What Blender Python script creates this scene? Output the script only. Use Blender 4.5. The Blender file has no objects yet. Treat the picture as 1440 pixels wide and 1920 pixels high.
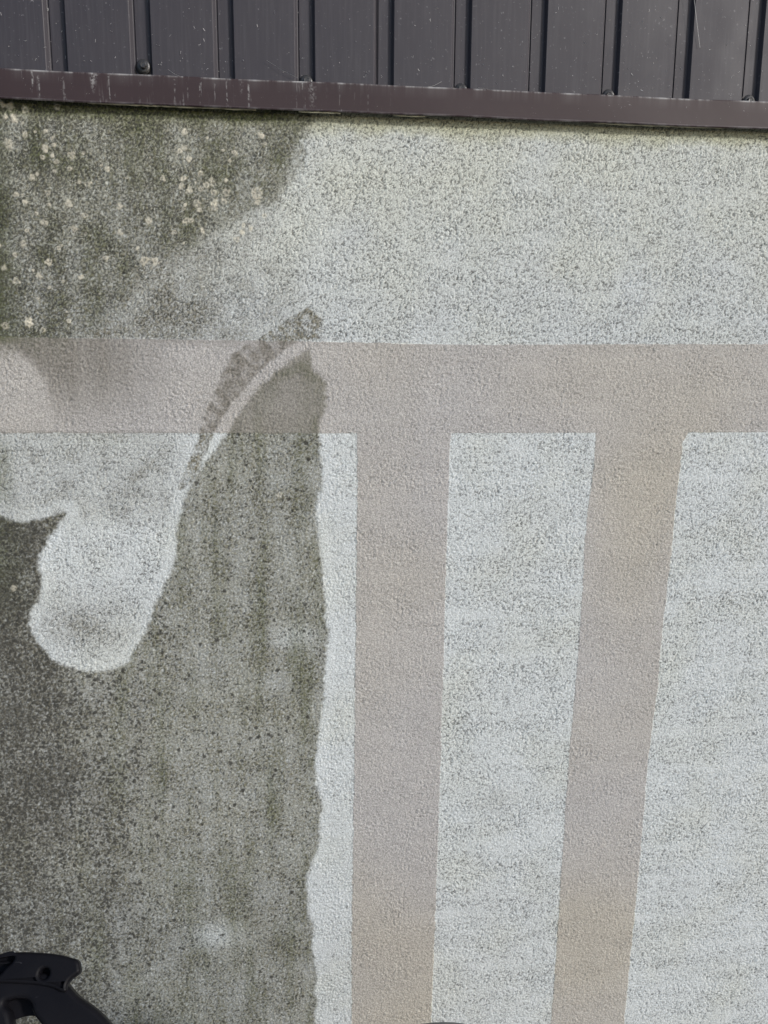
import bpy, bmesh, math, random
import numpy as np
from mathutils import Matrix, Vector

random.seed(7)
S = bpy.context.scene
COL = S.collection
R = math.radians

# ------------------------------------------------------------------ camera
cam_d = bpy.data.cameras.new('camera')
cam_d.sensor_width = 36.0
cam_d.lens = 27.04
cam_d.clip_start = 0.02
cam_d.clip_end = 300
cam = bpy.data.objects.new('camera', cam_d)
COL.objects.link(cam)
cam.matrix_world = (Matrix.Translation((0, -1.1, 1.5)) @ Matrix.Rotation(R(-7.1234), 4, 'Z')
                    @ Matrix.Rotation(R(90 - 9.7864), 4, 'X') @ Matrix.Rotation(R(0.3399), 4, 'Z'))
S.camera = cam

# ------------------------------------------------------------------ sky and sun
SUN_EL, SUN_AZ = R(27), R(50)             # azimuth measured from the wall's normal, plus = from the right
to_sun = Vector((math.sin(SUN_AZ) * math.cos(SUN_EL), -math.cos(SUN_AZ) * math.cos(SUN_EL), math.sin(SUN_EL)))
W = bpy.data.worlds.new('World')
S.world = W
W.use_nodes = True
nt = W.node_tree
bg = nt.nodes['Background']
sky = nt.nodes.new('ShaderNodeTexSky')
sky.sky_type = 'NISHITA'
sky.sun_disc = False
sky.sun_elevation = SUN_EL
sky.sun_rotation = math.atan2(to_sun.x, to_sun.y)
sky.dust_density = 1.5
sky.ozone_density = 1.0
sky.air_density = 1.0
nt.links.new(sky.outputs[0], bg.inputs[0])
bg.inputs[1].default_value = 0.11
sd = bpy.data.lights.new('sun', 'SUN')
sd.energy = 2.15
sd.angle = R(6)
sd.color = (1.0, 0.975, 0.945)
so = bpy.data.objects.new('sun', sd)
COL.objects.link(so)
so.rotation_euler = to_sun.to_track_quat('Z', 'Y').to_euler()
S.view_settings.view_transform = 'Standard'
S.view_settings.look = 'None'
S.view_settings.gamma = 1
S.view_settings.use_curve_mapping = False
S.view_settings.exposure = 0.63

# ------------------------------------------------------------------ helpers
def tag(o, label=None, cat=None, group=None, kind=None):
    for k, v in (('label', label), ('category', cat), ('group', group), ('kind', kind)):
        if v: o[k] = v
    return o

def empty(name, loc=(0, 0, 0)):
    o = bpy.data.objects.new(name, None)
    o.empty_display_size = 0.05
    o.location = loc
    COL.objects.link(o)
    return o

def link(name, me, mat, parent=None, smooth=False):
    o = bpy.data.objects.new(name, me)
    COL.objects.link(o)
    if mat and not me.materials: me.materials.append(mat)
    if parent: o.parent = parent
    if smooth: me.polygons.foreach_set('use_smooth', np.ones(len(me.polygons), bool))
    return o

def from_bm(name, bm, mat, parent=None, smooth=False):
    me = bpy.data.meshes.new(name)
    bmesh.ops.recalc_face_normals(bm, faces=bm.faces)
    bm.to_mesh(me)
    bm.free()
    return link(name, me, mat, parent, smooth)

def box(bm, x0, x1, y0, y1, z0, z1):
    v = [bm.verts.new((x, y, z)) for x in (x0, x1) for y in (y0, y1) for z in (z0, z1)]
    for f in ((0, 1, 3, 2), (4, 6, 7, 5), (0, 4, 5, 1), (2, 3, 7, 6), (0, 2, 6, 4), (1, 5, 7, 3)):
        bm.faces.new([v[i] for i in f])

def tube(bm, pts, rad, sides=8):
    """a tapered tube through points; rad is one radius or a list"""
    pts = [Vector(p) for p in pts]
    n = len(pts)
    rad = rad if hasattr(rad, '__len__') else [rad] * n
    rings = []
    for i, p in enumerate(pts):
        d = (pts[min(i + 1, n - 1)] - pts[max(i - 1, 0)]).normalized()
        a = d.orthogonal().normalized() if i == 0 else (rings_a - d * rings_a.dot(d)).normalized()
        rings_a = a
        b = d.cross(a)
        rings.append([bm.verts.new(p + (a * math.cos(2 * math.pi * k / sides) + b * math.sin(2 * math.pi * k / sides)) * rad[i])
                      for k in range(sides)])
    for r0, r1 in zip(rings, rings[1:]):
        for k in range(sides):
            bm.faces.new((r0[k], r0[(k + 1) % sides], r1[(k + 1) % sides], r1[k]))
    bm.faces.new(rings[0][::-1])
    bm.faces.new(rings[-1])

def lathe(bm, prof, seg=24, axis='Z'):
    """revolve (radius, height) pairs; axis Z up or Y towards the viewer (minus y)"""
    rings = []
    for r, h in prof:
        ring = []
        for k in range(seg):
            a = 2 * math.pi * k / seg
            c, s = r * math.cos(a), r * math.sin(a)
            ring.append(bm.verts.new((c, s, h) if axis == 'Z' else (c, -h, s)))
        rings.append(ring)
    for r0, r1 in zip(rings, rings[1:]):
        for k in range(seg):
            bm.faces.new((r0[k], r0[(k + 1) % seg], r1[(k + 1) % seg], r1[k]))
    bm.faces.new(rings[0][::-1])
    bm.faces.new(rings[-1])

# ------------------------------------------------------------------ material helpers
def mat(name):
    m = bpy.data.materials.new(name)
    m.use_nodes = True
    t = m.node_tree
    return m, t, t.nodes['Principled BSDF']

def N(t, typ, **kw):
    n = t.nodes.new(typ)
    for k, v in kw.items():
        if k in n.bl_rna.properties and not k.startswith('in_'): setattr(n, k, v)
    return n

def noise(t, co, scale, detail=4, rough=0.55, dist=0.0):
    n = N(t, 'ShaderNodeTexNoise')
    n.inputs['Scale'].default_value = scale
    n.inputs['Detail'].default_value = detail
    n.inputs['Roughness'].default_value = rough
    n.inputs['Distortion'].default_value = dist
    t.links.new(co, n.inputs['Vector'])
    return n.outputs['Fac']

def ramp(t, fac, a, b, va=0.0, vb=1.0):
    n = N(t, 'ShaderNodeMapRange', interpolation_type='SMOOTHSTEP')
    for i, v in zip(range(1, 5), (a, b, va, vb)): n.inputs[i].default_value = v
    t.links.new(fac, n.inputs[0])
    return n.outputs[0]

def mth(t, op, a, b):
    n = N(t, 'ShaderNodeMath', operation=op)
    for i, v in enumerate((a, b)):
        if isinstance(v, (int, float)): n.inputs[i].default_value = v
        else: t.links.new(v, n.inputs[i])
    return n.outputs[0]

def mix(t, fac, a, b, blend='MIX'):
    n = N(t, 'ShaderNodeMix', data_type='RGBA', blend_type=blend)
    for i, v in ((0, fac), (6, a), (7, b)):
        if isinstance(v, (int, float)): n.inputs[i].default_value = v
        elif isinstance(v, tuple): n.inputs[i].default_value = (*v, 1)
        else: t.links.new(v, n.inputs[i])
    return n.outputs[2]

def objco(t, scale=(1, 1, 1)):
    c = N(t, 'ShaderNodeTexCoord').outputs['Object']
    mp = N(t, 'ShaderNodeMapping')
    mp.inputs['Scale'].default_value = scale
    t.links.new(c, mp.inputs[0])
    return mp.outputs[0]

def bump(t, bsdf, h, strength, dist):
    n = N(t, 'ShaderNodeBump')
    n.inputs['Strength'].default_value = strength
    n.inputs['Distance'].default_value = dist
    t.links.new(h, n.inputs['Height'])
    t.links.new(n.outputs[0], bsdf.inputs['Normal'])

def attr(t, name):
    return N(t, 'ShaderNodeAttribute', attribute_name=name).outputs['Fac']

def s2l(*c):
    return tuple(((v / 255 + 0.055) / 1.055) ** 2.4 if v > 10 else v / 255 / 12.92 for v in c)

# ------------------------------------------------------------------ materials
def wall_paint(name, base, alt, soot, dust):
    """masonry paint on roughcast, weathered by the attributes grime / pit / algae / lichen / tint of the mesh"""
    m, t, b = mat(name)
    co = objco(t)
    fine = noise(t, co, 520, 2, 0.6)
    mid = noise(t, co, 95, 3)
    c = mix(t, attr(t, 'tint'), base, alt)
    c = mix(t, 1.0, c, mix(t, fine, (0.22, 0.22, 0.22), (1.60, 1.60, 1.60)), 'MULTIPLY')
    g = attr(t, 'grime')
    film = mix(t, ramp(t, noise(t, co, 300, 2), 0.3, 0.7), soot, dust)
    c = mix(t, g, c, film)
    c = mix(t, attr(t, 'algae_and_reflection'), c, mix(t, fine, (0.045, 0.056, 0.018), (0.105, 0.118, 0.052)))
    c = mix(t, attr(t, 'pit'), c, mix(t, mid, (0.020, 0.020, 0.018), (0.046, 0.045, 0.040)))
    c = mix(t, attr(t, 'lichen'), c, mix(t, fine, (0.42, 0.40, 0.32), (0.66, 0.62, 0.52)))
    t.links.new(c, b.inputs['Base Color'])
    b.inputs['Roughness'].default_value = 0.9
    b.inputs['Specular IOR Level'].default_value = 0.25
    bump(t, b, fine, 0.5, 0.0012)
    return m

M_WHITE = wall_paint('white_masonry_paint', (0.525, 0.560, 0.574), (0.57, 0.575, 0.44), (0.070, 0.066, 0.048), (0.240, 0.231, 0.184))
M_TAUPE = wall_paint('taupe_masonry_paint', (0.392, 0.385, 0.381), (0.396, 0.376, 0.334), (0.105, 0.098, 0.084), (0.235, 0.222, 0.200))

def sheet_paint(name, c0, c1, dust):
    m, t, b = mat(name)
    co = objco(t)
    big = noise(t, co, 9, 3)
    str_ = noise(t, objco(t, (60, 60, 3)), 4, 3)
    sp = noise(t, co, 260, 2)
    c = mix(t, big, c0, c1)
    c = mix(t, mth(t, 'MULTIPLY', ramp(t, str_, 0.42, 0.75), 0.24), c, dust)
    c = mix(t, mth(t, 'MULTIPLY', ramp(t, sp, 0.66, 0.76), 0.35), c, (0.25, 0.25, 0.26))
    t.links.new(c, b.inputs['Base Color'])
    r = ramp(t, big, 0.3, 0.7, 0.52, 0.64)
    t.links.new(r, b.inputs['Roughness'])
    b.inputs['Specular IOR Level'].default_value = 0.32
    bump(t, b, noise(t, co, 14, 2), 0.15, 0.004)
    return m

M_SHEET = sheet_paint('dark_grey_coated_steel', (0.0335, 0.031, 0.038), (0.041, 0.038, 0.0455), (0.078, 0.075, 0.084))

def flashing_paint():
    m, t, b = mat('brown_coated_steel')
    co = objco(t)
    big = noise(t, co, 7, 3)
    c = mix(t, big, (0.028, 0.0175, 0.0196), (0.037, 0.0235, 0.026))
    # limewash runs: thin vertical streaks, most of them near the left end, and a scuffed top edge
    run = ramp(t, noise(t, objco(t, (130, 1, 9)), 1.0, 4, 0.6), 0.54, 0.66)
    brk = ramp(t, noise(t, co, 210, 3), 0.42, 0.60)
    sep = N(t, 'ShaderNodeSeparateXYZ')
    t.links.new(co, sep.inputs[0])
    left = ramp(t, sep.outputs[0], 0.08, -0.22, 0.0, 1.0)
    f = mth(t, 'MULTIPLY', mth(t, 'MULTIPLY', run, brk), left)
    run2 = ramp(t, noise(t, objco(t, (26, 1, 5)), 1.0, 3), 0.60, 0.74)
    f = mth(t, 'MAXIMUM', mth(t, 'MULTIPLY', mth(t, 'MULTIPLY', f, ramp(t, noise(t, objco(t, (11, 1, 1)), 1.0, 2), 0.42, 0.58)), 1.0), mth(t, 'MULTIPLY', mth(t, 'MULTIPLY', run2, ramp(t, noise(t, co, 330, 2), 0.4, 0.6)), mth(t, 'MULTIPLY', left, 0.85)))
    edge = mth(t, 'MULTIPLY', attr(t, 'edge'), ramp(t, noise(t, objco(t, (22, 1, 1)), 1.0, 5, 0.7), 0.42, 0.62))
    f = mth(t, 'MAXIMUM', f, mth(t, 'MULTIPLY', edge, 0.8))
    sc = ramp(t, noise(t, objco(t, (90, 90, 60)), 3.0, 2, 0.5, 1.5), 0.735, 0.77)
    f = mth(t, 'MAXIMUM', f, mth(t, 'MULTIPLY', sc, 0.5))
    c = mix(t, f, c, (0.36, 0.36, 0.36))
    t.links.new(c, b.inputs['Base Color'])
    b.inputs['Roughness'].default_value = 0.58
    b.inputs['Specular IOR Level'].default_value = 0.3
    bump(t, b, noise(t, co, 20, 2), 0.12, 0.003)
    return m
M_FLASH = flashing_paint()

def plain(name, c0, c1, scale, rough, bs=0.1, bd=0.001, metal=0.0):
    m, t, b = mat(name)
    co = objco(t)
    n = noise(t, co, scale, 4)
    t.links.new(mix(t, n, c0, c1), b.inputs['Base Color'])
    t.links.new(ramp(t, n, 0.3, 0.7, rough - 0.06, rough + 0.06), b.inputs['Roughness'])
    b.inputs['Metallic'].default_value = metal
    bump(t, b, noise(t, co, scale * 5, 3), bs, bd)
    return m
M_SCREW = plain('dark_screw_head', (0.014, 0.014, 0.016), (0.040, 0.038, 0.037), 300, 0.4)
M_RUBBER = plain('black_rubber', (0.012, 0.012, 0.012), (0.02, 0.02, 0.02), 300, 0.7)
M_LINT = plain('white_fibre', (0.42, 0.42, 0.42), (0.55, 0.55, 0.55), 200, 0.8)
M_SEAL = plain('cream_sealant', (0.30, 0.29, 0.20), (0.45, 0.43, 0.32), 150, 0.7, 0.4, 0.002)
M_GROUND = plain('grey_gravelled_ground', (0.14, 0.135, 0.125), (0.24, 0.235, 0.22), 40, 0.9, 0.6, 0.02)
M_DOME = plain('grey_moulded_plastic', (0.060, 0.064, 0.068), (0.085, 0.09, 0.095), 90, 0.5)

def black_plastic():
    m, t, b = mat('black_moulded_plastic')
    co = objco(t)
    n = noise(t, co, 25, 4)
    c = mix(t, n, (0.0035, 0.0035, 0.0048), (0.006, 0.006, 0.008))
    scr = ramp(t, noise(t, objco(t, (30, 30, 190)), 1.6, 2, 0.5, 1.2), 0.70, 0.76)
    c = mix(t, mth(t, 'MULTIPLY', scr, 0.6), c, (0.04, 0.04, 0.046))
    t.links.new(c, b.inputs['Base Color'])
    t.links.new(ramp(t, n, 0.3, 0.7, 0.40, 0.55), b.inputs['Roughness'])
    b.inputs['Specular IOR Level'].default_value = 0.09
    bump(t, b, noise(t, co, 500, 2), 0.12, 0.0006)
    return m
M_BLACK = black_plastic()

# outlines on the wall plane, metres (x, z)
HB = [(-0.3775,1.5523),(-0.1709,1.5520),(0.0313,1.5515),(0.2317,1.5494),(0.7165,1.5556),(0.7293,1.4240),(0.4484,1.4231),(0.2344,1.4237),(0.0907,1.4240),(-0.1763,1.4247),(-0.3870,1.4253)]
V1 = [(0.0968,1.4331),(0.0983,1.3563),(0.0959,1.1147),(0.0925,0.8548),(0.0898,0.6702),(0.0886,0.4556),(0.2215,0.4409),(0.2249,0.6101),(0.2267,0.7533),(0.2294,0.9359),(0.2307,1.1266),(0.2318,1.2752),(0.2342,1.4329)]
V2 = [(0.4529,1.4326),(0.4540,1.4128),(0.4540,1.3656),(0.4484,1.3146),(0.4454,1.2604),(0.4463,1.1942),(0.4449,1.1044),(0.4425,1.0318),(0.4381,0.9242),(0.4362,0.8170),(0.4345,0.6989),(0.4327,0.5589),(0.4297,0.4179),(0.5612,0.4033),(0.5648,0.5463),(0.5688,0.6881),(0.5711,0.8079),(0.5730,0.9166),(0.5799,1.0256),(0.5801,1.0994),(0.5837,1.1724),(0.5864,1.2432),(0.5882,1.3126),(0.5917,1.3815),(0.5914,1.4082),(0.5997,1.4227),(0.5989,1.4323)]
SOIL = [(0.0297,1.5406),(0.0383,1.5151),(0.0547,1.5005),(0.0514,1.4633),(0.0473,1.4257),(0.0468,1.3569),(0.0386,1.2985),(0.0497,1.2388),(0.0524,1.1740),(0.0569,1.1328),(0.0509,1.0746),(0.0440,1.0069),(0.0394,0.9379),(0.0340,0.8853),(0.0428,0.8580),(0.0415,0.7949),(0.0312,0.7591),(0.0184,0.7278),(0.0220,0.6761),(0.0299,0.6185),(0.0319,0.4619),(0.0302,0.2779),(-0.7735,0.3835),(-0.6651,1.3176),(-0.3954,1.3133),(-0.3820,1.3056),(-0.3611,1.3030),(-0.3360,1.3086),(-0.3215,1.3144),(-0.3037,1.3156),(-0.3115,1.3044),(-0.3345,1.2783),(-0.3472,1.2481),(-0.3503,1.2019),(-0.3631,1.1711),(-0.3699,1.1557),(-0.3589,1.1276),(-0.3387,1.1029),(-0.3031,1.0829),(-0.2661,1.0813),(-0.2357,1.0906),(-0.2153,1.1263),(-0.2006,1.1539),(-0.1956,1.1816),(-0.1782,1.2049),(-0.1658,1.2360),(-0.1580,1.2826),(-0.1513,1.3247),(-0.1354,1.3549),(-0.1122,1.3887),(-0.0815,1.4334),(-0.0435,1.4852),(-0.0209,1.5110),(0.0163,1.5310)]
STREAK = [(0.0303,1.5933),(0.0023,1.5800),(-0.0273,1.5581),(-0.0715,1.5345),(-0.0905,1.5032),(-0.1062,1.4630),(-0.1221,1.4224),(-0.1360,1.3814),(-0.1519,1.3475),(-0.1413,1.3550),(-0.1304,1.3738),(-0.1140,1.4022),(-0.0936,1.4468),(-0.0723,1.4741),(-0.0445,1.5072),(-0.0057,1.5403),(0.0166,1.5572),(0.0461,1.5553),(0.0500,1.5807)]
TOP = [(-0.6025,1.8568),(0.0524,1.8892),(0.0449,1.8363),(0.0231,1.7887),(0.0014,1.7542),(-0.0097,1.7300),(-0.0456,1.7118),(-0.0882,1.6969),(-0.1169,1.6791),(-0.1454,1.6626),(-0.1874,1.6534),(-0.2063,1.6186),(-0.2392,1.5834),(-0.2754,1.5536),(-0.3041,1.5336),(-0.6404,1.5303)]
ARC = [(-0.6388,1.5437),(-0.3779,1.5468),(-0.3581,1.5401),(-0.3390,1.5228),(-0.3238,1.4947),(-0.3178,1.4590),(-0.3200,1.4251),(-0.6525,1.4260)]
LICHEN = [(-0.3547,1.8420,0.0050),(-0.3442,1.8383,0.0055),(-0.3261,1.8359,0.0050),(-0.3505,1.8264,0.0034),(-0.3404,1.8242,0.0050),(-0.2868,1.8409,0.0042),(-0.3282,1.8057,0.0042),(-0.3486,1.7931,0.0067),(-0.3048,1.7906,0.0050),(-0.2961,1.7818,0.0029),(-0.2910,1.7745,0.0034),(-0.2729,1.7827,0.0050),(-0.2761,1.7664,0.0034),(-0.3083,1.7792,0.0034),(-0.3231,1.7544,0.0042),(-0.3051,1.7359,0.0038),(-0.2788,1.7231,0.0050),(-0.3438,1.7325,0.0034),(-0.3340,1.7241,0.0034),(-0.2941,1.7948,0.0029),(-0.2293,1.7681,0.0038),(-0.2550,1.7486,0.0034),(-0.2149,1.7224,0.0042),(-0.2654,1.7504,0.0029),(-0.2950,1.7635,0.0025),(-0.3029,1.8115,0.0025),(-0.2958,1.8033,0.0025),(-0.1284,1.8175,0.0042),(-0.1298,1.7980,0.0046),(-0.1355,1.7942,0.0042),(-0.1241,1.7846,0.0042),(-0.1104,1.7671,0.0042),(-0.1318,1.7598,0.0046),(-0.1347,1.7500,0.0042),(-0.1255,1.7467,0.0042),(-0.1105,1.7473,0.0034),(-0.1028,1.7523,0.0046),(-0.0945,1.7563,0.0050),(-0.0767,1.7442,0.0055),(-0.0924,1.7442,0.0046),(-0.0934,1.7308,0.0050),(-0.0802,1.7325,0.0042),(-0.1161,1.7289,0.0059),(-0.1307,1.7065,0.0046),(-0.1238,1.7073,0.0029),(-0.0374,1.7449,0.0084),(-0.0364,1.7333,0.0042),(-0.0646,1.7946,0.0038),(-0.0769,1.7593,0.0029),(-0.0937,1.7235,0.0042),(-0.1126,1.7211,0.0034),(-0.1312,1.7272,0.0029),(-0.1584,1.7588,0.0038),(-0.0705,1.7842,0.0029),(-0.0295,1.8175,0.0042),(-0.0562,1.7038,0.0029),(-0.0643,1.6850,0.0042),(-0.0461,1.7004,0.0038),(-0.0278,1.7164,0.0034),(-0.1097,1.6949,0.0034),(-0.1463,1.6914,0.0034),(-0.0577,1.6939,0.0038),(-0.2788,1.7225,0.0042),(-0.3114,1.6987,0.0046),(-0.3342,1.6885,0.0029),(-0.2609,1.7098,0.0042),(-0.2747,1.6917,0.0042),(-0.2169,1.6896,0.0038),(-0.1789,1.7056,0.0050),(-0.3512,1.6577,0.0029),(-0.3663,1.6417,0.0038),(-0.3521,1.6248,0.0046),(-0.3226,1.6314,0.0042),(-0.3094,1.6497,0.0046),(-0.2701,1.6310,0.0038),(-0.3101,1.6173,0.0029),(-0.3394,1.5718,0.0063),(-0.3704,1.5668,0.0050),(-0.3219,1.5629,0.0042),(-0.2368,1.6567,0.0034),(-0.1874,1.6541,0.0059),(-0.1728,1.6530,0.0050),(-0.3406,1.6713,0.0042),(-0.1951,1.6698,0.0025),(-0.2931,1.6245,0.0025),(-0.2886,1.5741,0.0034),(-0.0136,1.3359,0.0038),(-0.3855,1.2084,0.0042),(-0.3208,1.7102,0.0025)]
SPOTS = [(0.0070,1.1222),(-0.1243,0.6375),(-0.0374,1.0532),(-0.2990,1.1532),(0.3291,0.8391),(-0.3037,1.3156),(-0.3824,1.3759)]
SCREW = [(-0.1702,1.8889),(0.0282,1.8831),(0.2363,1.8835),(0.4406,1.8853),(0.6414,1.8879)]
SEAL = [(-0.2466,1.8463),(-0.0348,1.8434),(0.0200,1.8433),(0.1460,1.8457),(0.1889,1.8463),(0.4250,1.8474),(0.5249,1.8470),(0.6110,1.8486)]
HEAD = [(-0.0822,0.0158),(-0.0588,0.0189),(-0.0398,0.0206),(-0.0254,0.0215),(-0.0055,0.0198),(0.0146,0.0166),(0.0274,0.0129),(0.0337,0.0102),(0.0361,0.0052),(0.0367,0.0007),(0.0329,-0.0025),(0.0289,-0.0053),(0.0266,-0.0094),(0.0267,-0.0142),(0.0250,-0.0153),(0.0137,-0.0110),(-0.0013,-0.0073),(-0.0160,-0.0053),(-0.0355,-0.0033),(-0.0782,-0.0026)]
POCKET = [(-0.0681,0.0170),(-0.0392,0.0175),(-0.0257,0.0178),(-0.0265,0.0139),(-0.0319,0.0090),(-0.0367,0.0037),(-0.0655,0.0041)]
ARCH = [(-0.0786,-0.0009),(-0.0358,-0.0016),(-0.0066,-0.0038),(0.0182,-0.0088),(0.0278,-0.0151),(0.0366,-0.0192),(0.0471,-0.0260),(0.0576,-0.0336),(0.0684,-0.0436),(0.0777,-0.0546),(0.0858,-0.0734),(0.0908,-0.1011),(0.0445,-0.0971),(0.0292,-0.0687),(0.0147,-0.0495),(0.0065,-0.0390),(0.0009,-0.0332),(-0.0027,-0.0283),(-0.0050,-0.0227),(-0.0095,-0.0186),(-0.0165,-0.0168),(-0.0244,-0.0172),(-0.0297,-0.0195),(-0.0247,-0.0262),(-0.0201,-0.0365),(-0.0144,-0.0531),(-0.0040,-0.0929),(-0.0601,-0.0880)]
BACK = [(-0.0347,-0.0128),(-0.0019,-0.0153),(0.0036,-0.0322),(0.0010,-0.0336),(-0.0040,-0.0318),(-0.0084,-0.0310),(-0.0145,-0.0311),(-0.0209,-0.0323),(-0.0291,-0.0333)]

# ------------------------------------------------------------------ ground
bm = bmesh.new()
box(bm, -40, 40, -60, 20, -0.3, 0.0)
tag(from_bm('ground', bm, M_GROUND), kind='structure')

# ------------------------------------------------------------------ numeric noise for the wall's relief and weathering
rng = np.random.default_rng(11)
PERM = rng.permutation(512).astype(np.int32)
GRAD = np.stack([np.cos(np.linspace(0, 2 * np.pi, 512, False)), np.sin(np.linspace(0, 2 * np.pi, 512, False))], 1).astype(np.float32)

def perlin(x, z, scale, seed=0):
    x = x / scale + seed * 17.31 + 400; z = z / scale + seed * 9.17 + 400
    xi = np.floor(x).astype(np.int32); zi = np.floor(z).astype(np.int32)
    fx = (x - xi).astype(np.float32); fz = (z - zi).astype(np.float32)
    u = fx * fx * fx * (fx * (fx * 6 - 15) + 10); v = fz * fz * fz * (fz * (fz * 6 - 15) + 10)
    def g(ix, iz, dx, dz):
        h = PERM[(PERM[(xi + ix) & 511] + zi + iz + seed * 31) & 511]
        return GRAD[h, 0] * dx + GRAD[h, 1] * dz
    a = g(0, 0, fx, fz); b = g(1, 0, fx - 1, fz); c = g(0, 1, fx, fz - 1); d = g(1, 1, fx - 1, fz - 1)
    ab = a + u * (b - a)
    return (ab + v * (c + u * (d - c) - ab)) * 1.5

def fbm(x, z, scale, seed=0, octv=3):
    s = 0; a = 1.0
    for k in range(octv):
        s = s + a * perlin(x, z, scale / 2 ** k, seed + k * 7); a *= 0.5
    return s

def worley(x, z, scale, seed=0):
    x = x / scale + 300 + seed * 5.3; z = z / scale + 300 + seed * 3.1
    xi = np.floor(x).astype(np.int32); zi = np.floor(z).astype(np.int32)
    f1 = np.full(x.shape, 9.0, np.float32); ident = np.zeros(x.shape, np.int32)
    for ix in (-1, 0, 1):
        for iz in (-1, 0, 1):
            h = PERM[(PERM[(xi + ix) & 511] + zi + iz + seed * 13) & 511]
            h2 = PERM[(h + 101) & 511]
            d = np.hypot(xi + ix + 0.1 + 0.8 * h / 512.0 - x, zi + iz + 0.1 + 0.8 * h2 / 512.0 - z).astype(np.float32)
            m = d < f1
            f1 = np.where(m, d, f1); ident = np.where(m, PERM[(h2 + 57) & 511], ident)
    return f1, ident / 512.0

def sst(v, a, b):
    t = np.clip((v - a) / (b - a), 0, 1)
    return t * t * (3 - 2 * t)

def sdf(poly, x, z):
    """signed distance to a closed outline, minus inside"""
    d = np.full(x.shape, 1e9, np.float32); ins = np.zeros(x.shape, bool)
    for (x0, z0), (x1, z1) in zip(poly, poly[1:] + poly[:1]):
        ex, ez = x1 - x0, z1 - z0
        wx = x - x0; wz = z - z0
        t = np.clip((wx * ex + wz * ez) / (ex * ex + ez * ez + 1e-12), 0, 1)
        d = np.minimum(d, (wx - t * ex) ** 2 + (wz - t * ez) ** 2)
        if z0 != z1:
            c = (z0 > z) != (z1 > z)
            ins ^= c & (x < ex * (z - z0) / ez + x0)
    d = np.sqrt(d)
    return np.where(ins, -d, d)

# ------------------------------------------------------------------ the rendered wall
def axis(a, b, step, lo, hi):
    mid = list(np.arange(a, b + 1e-9, step))
    s = step; v = a; left = []
    while v > lo:
        s = min(s * 1.18, 0.25); v -= s; left.append(max(v, lo))
    s = step; v = mid[-1]; right = []
    while v < hi:
        s = min(s * 1.18, 0.25); v += s; right.append(min(v, hi))
    return np.array(left[::-1] + mid + right, np.float64)

GX = axis(-0.470, 0.850, 0.0012, -5.0, 5.0)
GZ = axis(0.370, 1.860, 0.0012, 0.0, 1.866)
nx, nz = len(GX), len(GZ)
X, Z = np.meshgrid(GX, GZ)
X = X.ravel().astype(np.float32); Z = Z.ravel().astype(np.float32)
fade = sst(np.maximum(np.maximum(-0.470 - X, X - 0.850), 0.370 - Z), 0.25, 0.02)     # relief dies out where the net is coarse

# roughcast: rounded worm-like grains with fine creases between them
wx = X + 0.0020 * perlin(X, Z, 0.0052, 3); wz = Z + 0.0020 * perlin(X, Z, 0.0052, 4)
n1 = perlin(wx, wz, 0.0046, 1)
n2 = perlin(wx, wz, 0.0027, 2)
rough = np.clip(0.85 + 0.5 * fbm(X, Z, 0.05, 14, 2), 0.4, 1.4)
cr = np.maximum(sst(1 - np.abs(perlin(wx + 0.5, wz, 0.0056, 5)) * 2.0, 0.68, 1.0), 0.85 * sst(1 - np.abs(perlin(wx, wz + 0.5, 0.0040, 6)) * 2.0, 0.68, 1.0))
H = (0.00044 * n1 + 0.00055 * n2 - 0.00075 * cr) * rough + 0.0004 * fbm(X, Z, 0.06, 8, 2)

# painted half-timber bands (masked by hand, so their edges waver a little)
wob = 0.0012 * perlin(X, Z, 0.02, 9) + 0.0010 * perlin(X, Z, 0.006, 10)
def long_band(poly):
    return poly
hb = [(-5.0, HB[0][1])] + HB[:5] + [(5.0, HB[4][1] - 0.002), (5.0, HB[5][1])] + HB[5:] + [(-5.0, HB[-1][1])]
v1 = V1[:6] + [(V1[5][0] - 0.010, 0.0), (V1[6][0] - 0.006, 0.0)] + V1[6:]
v2 = V2[:13] + [(V2[12][0] - 0.022, 0.0), (V2[13][0] - 0.022, 0.0)] + V2[13:]
dH = sdf(hb, X, Z) + wob * 0.6
dV1 = sdf(v1, X, Z) + wob
dV2 = sdf(v2, X, Z) + wob
band = np.minimum(np.minimum(dH, dV1), dV2)
inb = sst(band, 0.0006, -0.0006)
H += 0.00035 * inb                                     # one more coat of paint
H += -0.00025 * cr * (1 - inb)
H *= fade

# weathering -------------------------------------------------------
patch = fbm(X, Z, 0.11, 20, 3)
patch2 = fbm(X, Z, 0.045, 24, 3)
horiz = fbm(X * 0.22 + 0.02 * Z, Z, 0.035, 28, 3)                 # faint horizontal wiping marks
vert = fbm(X, Z * 0.14, 0.030, 32, 3)                  # runs down the wall
wide = sst(X, -0.40, -0.30)
e = 0.004 * patch2 + 0.0025 * perlin(X, Z, 0.006, 40)
soil = sst(sdf(SOIL, X, Z) + e + 0.0022 * n2, 0.0035, -0.0045)
streak = sst(sdf(STREAK, X, Z) - 0.003 + e * 0.6 + 0.0016 * perlin(X, Z, 0.011, 41), 0.002, -0.003)
top = sst(sdf(TOP, X, Z) + e * 3.0 + 0.009 * n2 + 0.006 * n1, 0.010 + 0.008 * sst(X, -0.15, -0.22), -0.012)
arc = sst(sdf(ARC, X, Z) + e, 0.008, -0.010)
above = sst(Z, 1.535, 1.56)
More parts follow.
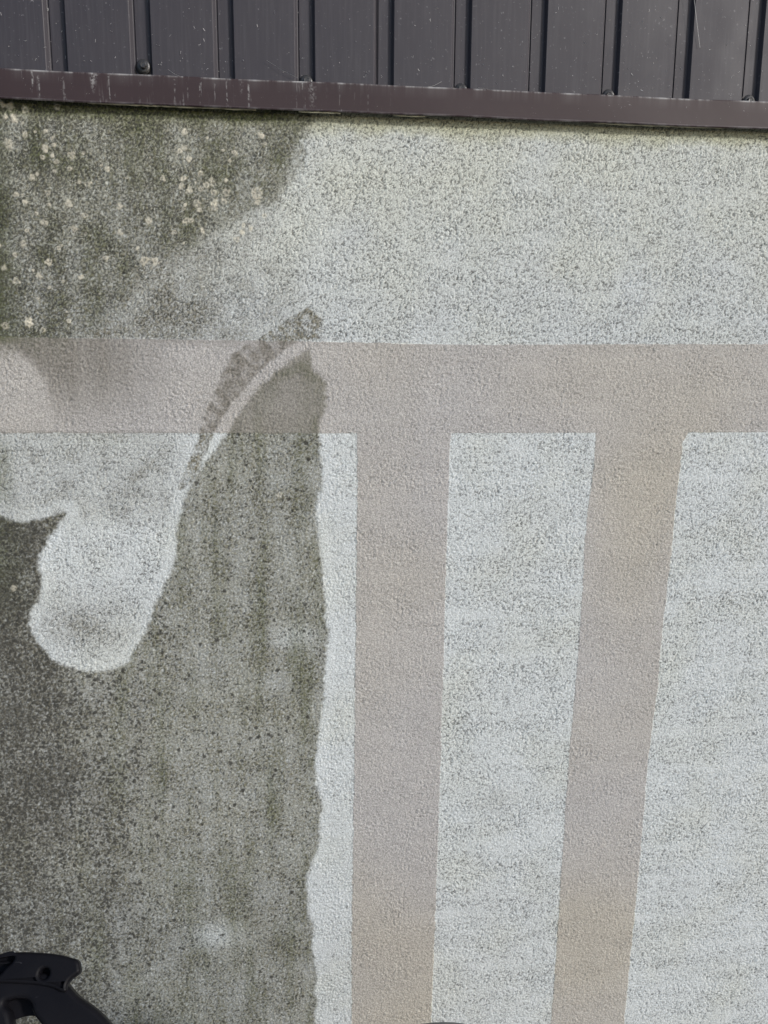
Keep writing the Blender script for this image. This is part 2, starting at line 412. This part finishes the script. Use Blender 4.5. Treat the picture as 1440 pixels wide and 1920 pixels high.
# around the dark crown of the stain: a half-washed margin that fades to the right
margin = sst(X + 0.25 * (Z - 1.55), 0.14, -0.12) * above
lefty = sst(X, -0.20, -0.42)
g = 0.05 + 0.03 * patch
margin2 = margin * sst(X, 0.03, -0.16)
g = np.maximum(g, margin * (0.56 + 0.26 * patch2 + 0.10 * vert))
g = np.maximum(g, margin2 * (0.80 + 0.28 * patch2 + 0.10 * vert))
g = np.maximum(g, top * (0.88 + 0.14 * patch2 + 0.12 * vert))
g = np.maximum(g, above * 0.12 * (1 - margin))
dl = np.clip(0.75 * sst(X + 0.05 * vert + 0.05 * patch, -0.16, -0.41) + 0.55 * sst(X + 0.02 * vert, -0.30, -0.36) * sst(Z, 0.75, 1.0), 0, 1)                              # the left margin of the lower stain is the dirtiest
g = np.maximum(g, soil * (0.80 + 0.14 * patch2 + 0.10 * vert + 0.15 * dl))
g = np.maximum(g, streak * np.clip(0.80 + 0.65 * fbm(X + 0.4 * Z, Z, 0.014, 44, 3) + 0.30 * n2, 0.1, 1))
old = sst(X, -0.10, -0.30) * (1 - arc) * inb * sst(Z, 1.40, 1.52)
g = np.maximum(g, old * (1.0 + 0.25 * vert))
for (sx, sz), r, k in zip(SPOTS, (0.030, 0.034, 0.028, 0.072, 0.03, 0.03, 0.03), (-0.9, -1.0, -0.15, 0.42, 0.30, 0.30, 0.0)):
    w = np.exp(-((X - sx) / r) ** 2 - ((Z - sz) / (r * 0.6)) ** 2) * (0.8 + 0.5 * patch2)
    g = g + k * w
wash = sst(X, -0.1, -0.2) * sst(Z, 1.28, 1.32) * sst(Z, 1.432, 1.426)
g = np.maximum(g, wash * (0.36 + 0.30 * np.maximum(patch2, 0)))
dS = sdf(SOIL, X, Z)
lip = sst(dS, 0.022, 0.010) * (1 - soil) * sst(X, 0.12, 0.08) * sst(Z, 1.46, 1.42)          # freshly rinsed rim along the edge of the stain
lip = lip * (1 - streak) * np.clip(0.55 + 0.7 * patch2, 0.1, 0.95)
swirl = np.exp(-((X + 0.295) / 0.055) ** 2 - ((Z - 1.148) / 0.036) ** 2) * (1 - soil)
g = np.clip(g * (1 - 0.8 * lip) + 0.30 * swirl * (0.55 + 0.45 * np.sin(np.hypot(X + 0.30, (Z - 1.15) * 1.6) * 520 + 4 * patch2)), 0, 1)
grain = np.clip(0.85 + 0.55 * n2 + 0.35 * n1, 0.25, 1.2)
grime = np.clip(g * (1 - 0.14 * inb * (1 - 0.6 * streak)) * (inb + (1 - inb) * grain), 0, 1)
# dirt that sits in the creases and pits
f1, idn = worley(wx, wz, 0.0036, 1)
dots = sst(f1, 0.50, 0.28)
f3, id3 = worley(wx, wz, 0.0062, 2)
spots = sst(f3, 0.52, 0.34)
dens = np.clip(0.66 + 0.18 * patch + 0.12 * np.sin(Z * 185 + 2.5 * patch) + 0.36 * horiz + 0.16 * above, 0.05, 0.9)
clean_edge = sst(X, 0.105, 0.085) * sst(Z, 1.43, 1.40)          # the strip beside the first post was rinsed best
dens = dens * (1 - 0.45 * clean_edge)
pit = cr * sst(n1 + 0.5 * n2, 0.45, -0.15) * dens
pit = np.maximum(pit, dots * (idn < 0.14 * dens) * 0.6)
pit = np.maximum(pit, (0.35 * margin + 0.65 * margin2) * cr * sst(n1, 0.6, 0.0) * (0.95 + 0.4 * patch2))
blob = (1 - soil) * sst(X, -0.13, -0.16) * sst(Z, 1.432, 1.426)
pit = np.maximum(pit, blob * cr * sst(n1, 0.5, -0.1) * np.clip(0.65 + 0.5 * patch2 + 0.22 * np.sin(np.hypot(X + 0.30, (Z - 1.155) * 1.5) * 420 + 3 * patch2) + 0.5 * np.exp(-((X + 0.295) / 0.05) ** 2 - ((Z - 1.150) / 0.035) ** 2), 0, 1))
pit *= 1 - 0.75 * lip
pit *= (1 - 0.56 * inb)
dirty = np.maximum(np.maximum(soil, top * 0.9), np.maximum(streak * 0.9, margin * 0.40 * (0.6 + patch2)))
dark = np.clip(0.22 + 0.22 * top + 0.16 * patch2 + 0.14 * vert + 0.62 * dl * soil + 0.45 * lefty * top, 0, 0.95)
pit = np.maximum(pit, dirty * dots * (idn < dark) * 0.85 * (1 - 0.75 * inb))
pit = np.maximum(pit, soil * spots * (id3 < 0.010 + (0.52 + 0.30 * vert) * dl) * (1 - 0.7 * inb) * 0.9)
pit = np.maximum(pit, soil * dl * np.clip(0.46 + 0.2 * patch2 + 0.25 * n1, 0, 0.7) * (1 - 0.75 * inb))
pit = np.maximum(pit, dirty * cr * sst(n1, 0.3, -0.2) * 0.55 * (1 - 0.5 * inb))
edgeL = np.maximum(sst(X, -0.335, -0.385) * above, soil * sst(X, -0.345, -0.40) * sst(Z, 1.05, 1.25))
pit = np.maximum(pit, edgeL * np.clip(0.42 + 0.35 * n1 + 0.25 * patch2, 0, 0.85) * (1 - inb))
# algae: green-black at the left end, olive under the flashing, an olive rim along the stain's right edge; also a painted green reflection
fz = 1.8465 + (X - 0.13) * 0.0078
under = sst(fz - Z, 0.030 + 0.010 * patch2, 0.002)
alg_refl = top * (0.22 + 0.55 * np.maximum(patch2, 0) + 0.55 * np.maximum(vert, 0)) * 0.7
alg_refl *= 1 - 0.55 * inb
alg_refl = np.maximum(alg_refl, sst(X, -0.325, -0.385) * above * (0.95 + 0.3 * patch2))
alg_refl = np.maximum(alg_refl, under * sst(X, 0.09, -0.02) * 0.85)
alg_refl = np.maximum(alg_refl, under * 0.34)
rim = sst(np.abs(sdf(SOIL, X, Z) + 0.012), 0.016, 0.0) * soil * sst(X, -0.05, 0.0)
alg_refl = np.maximum(alg_refl, rim * (0.22 + 0.2 * patch2))
alg_refl = np.maximum(alg_refl, soil * (1 - dl) * (0.12 + 0.34 * np.maximum(vert, 0)) * (1 - 0.3 * inb))
alg_refl = np.maximum(alg_refl, soil * sst(X, -0.34, -0.41) * sst(Z, 1.12, 1.25) * 0.6)
alg_refl = np.maximum(alg_refl, sst(X, -0.365, -0.385) * sst(np.abs(Z - 1.37), 0.07, 0.02) * 0.30)  # green light reflected onto the left edge, painted into the wall colour
alg_refl = np.clip(alg_refl * (0.75 + 0.5 * np.clip(0.5 + n2, 0, 1)), 0, 1)
# lichen rosettes
lich = np.zeros_like(X)
extra = [(float(a), float(b), float(c)) for a, b, c in zip(rng.uniform(-0.42, 0.0, 40), rng.uniform(1.56, 1.84, 40), rng.uniform(0.0012, 0.0026, 40))
         if a < -0.02 - (1.75 - b) * 0.9 or b > 1.75]
for lx, lz, r in LICHEN + extra:
    sel = np.where((np.abs(X - lx) < 3 * r) & (np.abs(Z - lz) < 3 * r))[0]
    if not len(sel): continue
    dx, dz = X[sel] - lx, Z[sel] - lz
    hollow = (lx * 7919.0) % 1.0
    d = np.hypot(dx, dz) / (r * 0.95) + 0.55 * perlin(X[sel], Z[sel], 0.0048, 61) + 0.22 * n2[sel]
    ring = sst(d, 1.15, 0.75) * (1 - 0.75 * (hollow > 0.45) * sst(d, 0.55, 0.25))
    lich[sel] = np.maximum(lich[sel], ring * np.clip(0.75 + 0.6 * n2[sel], 0, 1) * (0.55 + 0.45 * ((lz * 6133.0) % 1.0)))
H += 0.0006 * lich
tint = np.clip(0.16 + 0.55 * fbm(X, Z, 0.30, 50, 2) + 0.65 * sst(Z, 0.78, 0.55)
               + 0.75 * np.exp(-((X - 0.52) / 0.09) ** 2 - ((Z - 1.28) / 0.13) ** 2), 0, 1)
tint = tint * inb + (1 - inb) * np.clip(0.03 + 0.75 * under + 0.26 * above * sst(Z, 1.55, 1.8) + 0.15 * patch, 0, 1)

co = np.stack([X, -H, Z], 1).astype(np.float32)
idx = np.arange(nx * nz, dtype=np.int32).reshape(nz, nx)
quads = np.stack([idx[:-1, :-1], idx[:-1, 1:], idx[1:, 1:], idx[1:, :-1]], -1).reshape(-1, 4)
def cen(a): return a[quads].mean(1)
cH, c1, c2 = cen(dH) < 0, cen(dV1) < 0, cen(dV2) < 0
owner = np.where(cH, 1, np.where(c1, 2, np.where(c2, 3, 0)))
ATT = {'grime': grime, 'pit': np.clip(pit * fade, 0, 1), 'algae_and_reflection': alg_refl, 'lichen': np.clip(lich, 0, 1), 'tint': tint}

def net(name, which, material, parent):
    q = quads[owner == which]
    used = np.unique(q)
    remap = np.zeros(nx * nz, np.int32); remap[used] = np.arange(len(used))
    q = remap[q]
    me = bpy.data.meshes.new(name)
    me.vertices.add(len(used)); me.vertices.foreach_set('co', co[used].ravel())
    me.loops.add(q.size); me.loops.foreach_set('vertex_index', q.ravel())
    me.polygons.add(len(q)); me.polygons.foreach_set('loop_start', np.arange(0, q.size, 4, dtype=np.int32))
    me.update(calc_edges=True)
    for k, v in ATT.items():
        a = me.attributes.new(k, 'FLOAT', 'POINT')
        a.data.foreach_set('value', v[used].astype(np.float32))
    return link(name, me, material, parent, smooth=True)

wall = empty('rendered_wall', (0, 0, 0))
tag(wall, 'white roughcast house wall with taupe painted bands and green-black dirt on its left', 'wall')
net('plaster', 0, M_WHITE, wall)
o = net('painted_band', 1, M_TAUPE, wall); o['label'] = 'horizontal taupe band across the wall'
o = net('painted_band', 2, M_TAUPE, wall); o['label'] = 'straight upright taupe band left of the leaning one'
o = net('painted_band', 3, M_TAUPE, wall); o['label'] = 'leaning upright taupe band on the right'
bm = bmesh.new()
box(bm, -5.0, 5.0, 0.006, 0.30, 0.0, 3.2)
from_bm('masonry', bm, M_WHITE, wall)

# ------------------------------------------------------------------ profiled metal siding, two sheets lapped in one groove
PITCH = 0.10358
RIB0 = -0.2680                                           # right-hand lip of a groove
SZ0, SZ1, SY = 1.862, 3.2, -0.0078
PROF = [(-0.0270, 0), (-0.0262, -0.0006), (-0.0232, -0.0060), (-0.0224, -0.0064), (-0.0216, -0.0080), (-0.0210, -0.0080), (-0.0203, -0.0064),
        (-0.0040, -0.0064), (-0.0030, -0.0060), (-0.0006, -0.0006), (0.0, 0.0)]
siding = empty('metal_siding', (0.2, 0, 1.86))
tag(siding, 'dark grey grooved metal siding above the brown flashing', 'siding')
def sheet(k0, k1, lift, lap_l):
    pts = []
    for k in range(k0, k1 + 1):
        c = RIB0 + k * PITCH
        prof = PROF
        if k == k0 and lap_l: prof = PROF[3:]
        if k == k1: prof = PROF[:-3] if not lap_l else PROF
        for dx, h in prof: pts.append((c + dx, h))
        if k < k1:                                      # a shallow stiffening swell across each pan
            for q in (0.25, 0.5, 0.75): pts.append((c + q * (PITCH - 0.0270), 0.0003 * math.sin(math.pi * q)))
    bm = bmesh.new()
    zs = [SZ0, SZ0 + 0.05, SZ0 + 0.2, SZ0 + 0.6, SZ1]
    rows = [[bm.verts.new((x - 0.2, SY - h - lift, z - 1.86)) for x, h in pts] for z in zs]
    for a, b in zip(rows, rows[1:]):
        for i in range(len(pts) - 1): bm.faces.new((a[i], a[i + 1], b[i + 1], b[i]))
    o = from_bm('siding_sheet', bm, M_SHEET, siding)
    return o
sheet(-40, 4, 0.0, False)
sheet(4, 40, 0.0011, True)
# hexagon-headed screws in every other groove, each on its rubber washer
first = None
for i, (sx, sz) in enumerate(SCREW):
    k = round((sx + 0.0115 - RIB0) / PITCH)
    px = RIB0 + k * PITCH - 0.0118
    pz = sz + (0.0035 if i == 0 else 0.0012)
    if first is None:
        bm = bmesh.new(); lathe(bm, [(0.0058, 0), (0.0062, 0.0012), (0.0050, 0.0018), (0.0038, 0.0019)], 20, 'Y')
        lathe(bm, [(0.0036, 0.0019), (0.0036, 0.0050), (0.0028, 0.0056), (0.0016, 0.0054)], 6, 'Y')
        first = from_bm('screw', bm, M_SCREW, siding)
        bm = bmesh.new(); lathe(bm, [(0.0074, -0.0022), (0.0078, -0.0008), (0.0066, 0.0004), (0.004, 0.0002)], 20, 'Y')
        washer = from_bm('washer', bm, M_RUBBER, first, True)
        s = first
    else:
        s = first.copy(); COL.objects.link(s); s.parent = siding
        w = washer.copy(); COL.objects.link(w); w.parent = s
    s.location = (px - 0.2, SY + 0.0064 - 0.0024, pz - 1.86)
    s.scale = (1.22, 1.1, 1.22)
    s.rotation_euler = (R(random.uniform(-7, 7)), random.uniform(0, 1), R(random.uniform(-7, 7)))
# lint and cobweb caught on the sheet: short curled fibres, more of them low down
bm = bmesh.new()
for i in range(260):
    x = random.uniform(-0.36, 0.70); z = SZ0 + 0.03 + 0.15 * random.random() ** 1.8
    ph = ((x - RIB0 + PITCH / 2) % PITCH) - PITCH / 2
    y = SY - (-0.0060 if -0.027 < ph < 0.0 else 0.0004) - 0.0012
    L = random.choice((0.0006, 0.0008, 0.0012, 0.0012, 0.002, 0.0035)); a = random.uniform(0, 6.28); c = random.uniform(-2.2, 2.2)
    pts = []
    for q in range(4):
        pts.append((x - 0.2, y, z - 1.86)); x += L / 3 * math.cos(a); z += L / 3 * math.sin(a); a += c / 3
    tube(bm, pts, random.uniform(0.00010, 0.00026), 3)
for x0, z0, x1, z1 in ((0.555, 2.02, 0.570, 1.952), (-0.02, 1.905, 0.02, 1.886), (-0.145, 1.888, -0.128, 1.880), (0.19, 1.883, 0.21, 1.891), (0.26, 1.886, 0.31, 1.884)):
    tube(bm, [(x0 - 0.2, SY - 0.0035, z0 - 1.86), ((x0 + x1) / 2 - 0.2, SY - 0.004, (z0 + z1) / 2 - 1.8615), (x1 - 0.2, SY - 0.0035, z1 - 1.86)], 0.00018, 3)
from_bm('lint', bm, M_LINT, siding)['kind'] = 'stuff'

# ------------------------------------------------------------------ brown flashing along the foot of the siding
flash = empty('flashing', (0.13, 0, 1.86))
tag(flash, 'brown metal flashing with whitish runs, between the dark siding and the white wall', 'flashing')
FY, FZ = -0.0130, 1.8468
prof = [(-0.0030, 0.0372), (-0.0112, 0.0362), (-0.0124, 0.0356), (FY, 0.0346), (FY, 0.0330), (FY, 0.0200), (FY, 0.0030), (FY - 0.0004, 0.0012), (-0.0124, 0.0), (-0.0112, 0.0006), (-0.0110, 0.0030), (-0.002, 0.0045)]
edge = [0.3, 0.7, 1, 0.8, 0.1, 0, 0, 0.25, 0.5, 0.2, 0, 0]
bm = bmesh.new()
xs = list(np.linspace(-5.0, -0.6, 12)) + list(np.linspace(-0.5, 0.9, 90)) + list(np.linspace(1.0, 5.0, 12))
lay = bm.verts.layers.float.new('edge')
rows = []
for x in xs:
    z0 = FZ + (x - 0.13) * 0.0078 + (0.0003 * math.sin(x * 9.0) + 0.00025 * math.sin(x * 31)) * (1 if abs(x) < 1 else 0)
    hh = 1.0 + 0.02 * (x - 0.13) * (1 if abs(x) < 1 else 0)
    row = []
    for (y, h), ed in zip(prof, edge):
        v = bm.verts.new((x - 0.13, y + 0.0004 * math.sin(x * 23 + h * 60), z0 + h * hh - 1.86)); v[lay] = ed; row.append(v)
    rows.append(row)
for a, b in zip(rows, rows[1:]):
    for i in range(len(prof) - 1): bm.faces.new((a[i], b[i], b[i + 1], a[i + 1]))
from_bm('flashing_profile', bm, M_FLASH, flash)
# a broken bead of old sealant showing along the drip edge
for seg in (SEAL[0:2], SEAL[2:3] + [(0.075, 1.8444)], SEAL[3:5], SEAL[5:8]):
    (xa, za), (xb, zb) = seg[0], seg[-1]
    bm = bmesh.new(); n = max(6, int((xb - xa) / 0.006)); pts = []; rad = []
    for i in range(n + 1):
        x = xa + (xb - xa) * i / n
        zz = FZ + (x - 0.13) * 0.0078
        pts.append((x - 0.13, -0.0098, zz - 1.86 - 0.0002 + random.uniform(-0.0004, 0.0003)))
        rad.append(0.0002 + random.uniform(0.0003, 0.0013) * math.sin(math.pi * min(max(i / n, 0.02), 0.98)) ** 0.3)
    tube(bm, pts, rad, 8)
    from_bm('sealant_bead', bm, M_SEAL, flash, True)

# ------------------------------------------------------------------ black moulded handle in front of the wall's foot
def flat_shape(outer, holes, depth, bev):
    """a bevelled slab from an outline with holes, front face at y = 0 looking to minus y"""
    cu = bpy.data.curves.new('outline', 'CURVE')
    cu.dimensions = '2D'; cu.fill_mode = 'BOTH'; cu.extrude = depth / 2 - bev; cu.bevel_depth = bev; cu.bevel_resolution = 3; cu.offset = -bev
    for pts in [outer] + holes:
        sp = cu.splines.new('BEZIER'); sp.bezier_points.add(len(pts) - 1); sp.use_cyclic_u = True; sp.resolution_u = 5
        for bp, (x, z) in zip(sp.bezier_points, pts):
            bp.co = (x, z, 0); bp.handle_left_type = bp.handle_right_type = 'AUTO'
    ob = bpy.data.objects.new('outline', cu); COL.objects.link(ob)
    dg = bpy.context.evaluated_depsgraph_get()
    me = bpy.data.meshes.new_from_object(ob.evaluated_get(dg))
    bpy.data.objects.remove(ob); bpy.data.curves.remove(cu)
    me.materials.clear()
    me.transform(Matrix.Translation((0, depth / 2, 0)) @ Matrix.Rotation(R(90), 4, 'X'))
    return me

def smooth_by_angle(me, deg=35):
    me.polygons.foreach_set('use_smooth', np.ones(len(me.polygons), bool))
    me.set_sharp_from_angle(angle=R(deg))

HO = Vector((-0.24174, -0.42, 0.93949))
handle = empty('plastic_handle', (HO.x, HO.y, 0))
tag(handle, 'black moulded plastic handle with hooked tip and round hole, low on the left', 'handle')
TILT = Matrix.Translation((0, 0, HO.z)) @ Matrix.Rotation(R(-43), 4, 'X')
def hpart(name, me, dy=0.0, parent=None):
    me.transform(TILT @ Matrix.Translation((0, dy, 0)))
    smooth_by_angle(me)
    return link(name, me, M_BLACK, parent or handle)
hole = [(0.0044 + 0.0047 * math.cos(a), 0.0016 + 0.0045 * math.sin(a)) for a in np.linspace(0, 2 * math.pi, 12, False)]
headp = hpart('hooked_head', flat_shape(HEAD, [hole, POCKET], 0.013, 0.0030), -0.004)
hpart('arched_grip', flat_shape([(x - (0.003 if 0.02 < x < 0.03 else 0), z + (0.007 if z > -0.016 else 0)) for x, z in ARCH], [], 0.022, 0.0045), 0.0)
bm = bmesh.new(); box(bm, -0.076, 0.014, 0.0085, 0.011, -0.010, 0.0135); box(bm, -0.076, -0.022, 0.0080, 0.0105, 0.0130, 0.0190)
me = bpy.data.meshes.new('back_web'); bmesh.ops.recalc_face_normals(bm, faces=bm.faces); bm.to_mesh(me); bm.free()
hpart('back_web', me)
hpart('inner_web', flat_shape(BACK, [], 0.006, 0.001), 0.018)
# rib line and pocket step on the head
bm = bmesh.new(); tube(bm, [(-0.066, 0.0045, 0.0128), (-0.045, 0.0040, 0.0136), (-0.029, 0.0040, 0.0138)], 0.0014, 8)
me = bpy.data.meshes.new('pocket_rib'); bm.to_mesh(me); bm.free()
hpart('pocket_rib', me)
# the two arms run on down to the ground
for x0 in (0.068, -0.037):
    p = TILT @ Vector((x0, 0.012, -0.085)); q = TILT @ Vector((x0 * 1.05, 0.012, -0.140))
    bm = bmesh.new()
    tube(bm, [p, q, (q.x, q.y - 0.02, q.z - 0.08), (q.x, q.y - 0.02, 0.05), (q.x, q.y - 0.02, 0.0)], [0.012, 0.014, 0.014, 0.014, 0.02], 14)
    from_bm('leg', bm, M_BLACK, handle, True)

# ------------------------------------------------------------------ grey rounded container just below the frame
dome = empty('domed_container', (0.150, -0.48, 0))
tag(dome, 'dark grey rounded container top just peeking in at the bottom edge', 'container')
DT = 0.8335
bm = bmesh.new()
lathe(bm, [(0.14, 0), (0.15, 0.02), (0.15, DT - 0.13)], 48)
from_bm('container_body', bm, M_DOME, dome, True)
bm = bmesh.new()
pr = [(0.152, DT - 0.13), (0.154, DT - 0.125), (0.154, DT - 0.11)]
pr += [(0.150 * math.cos(a), DT - 0.11 + 0.11 * math.sin(a)) for a in np.linspace(0.05, math.pi / 2 - 0.03, 14)]
lathe(bm, pr, 64)
from_bm('domed_lid', bm, M_DOME, dome, True)
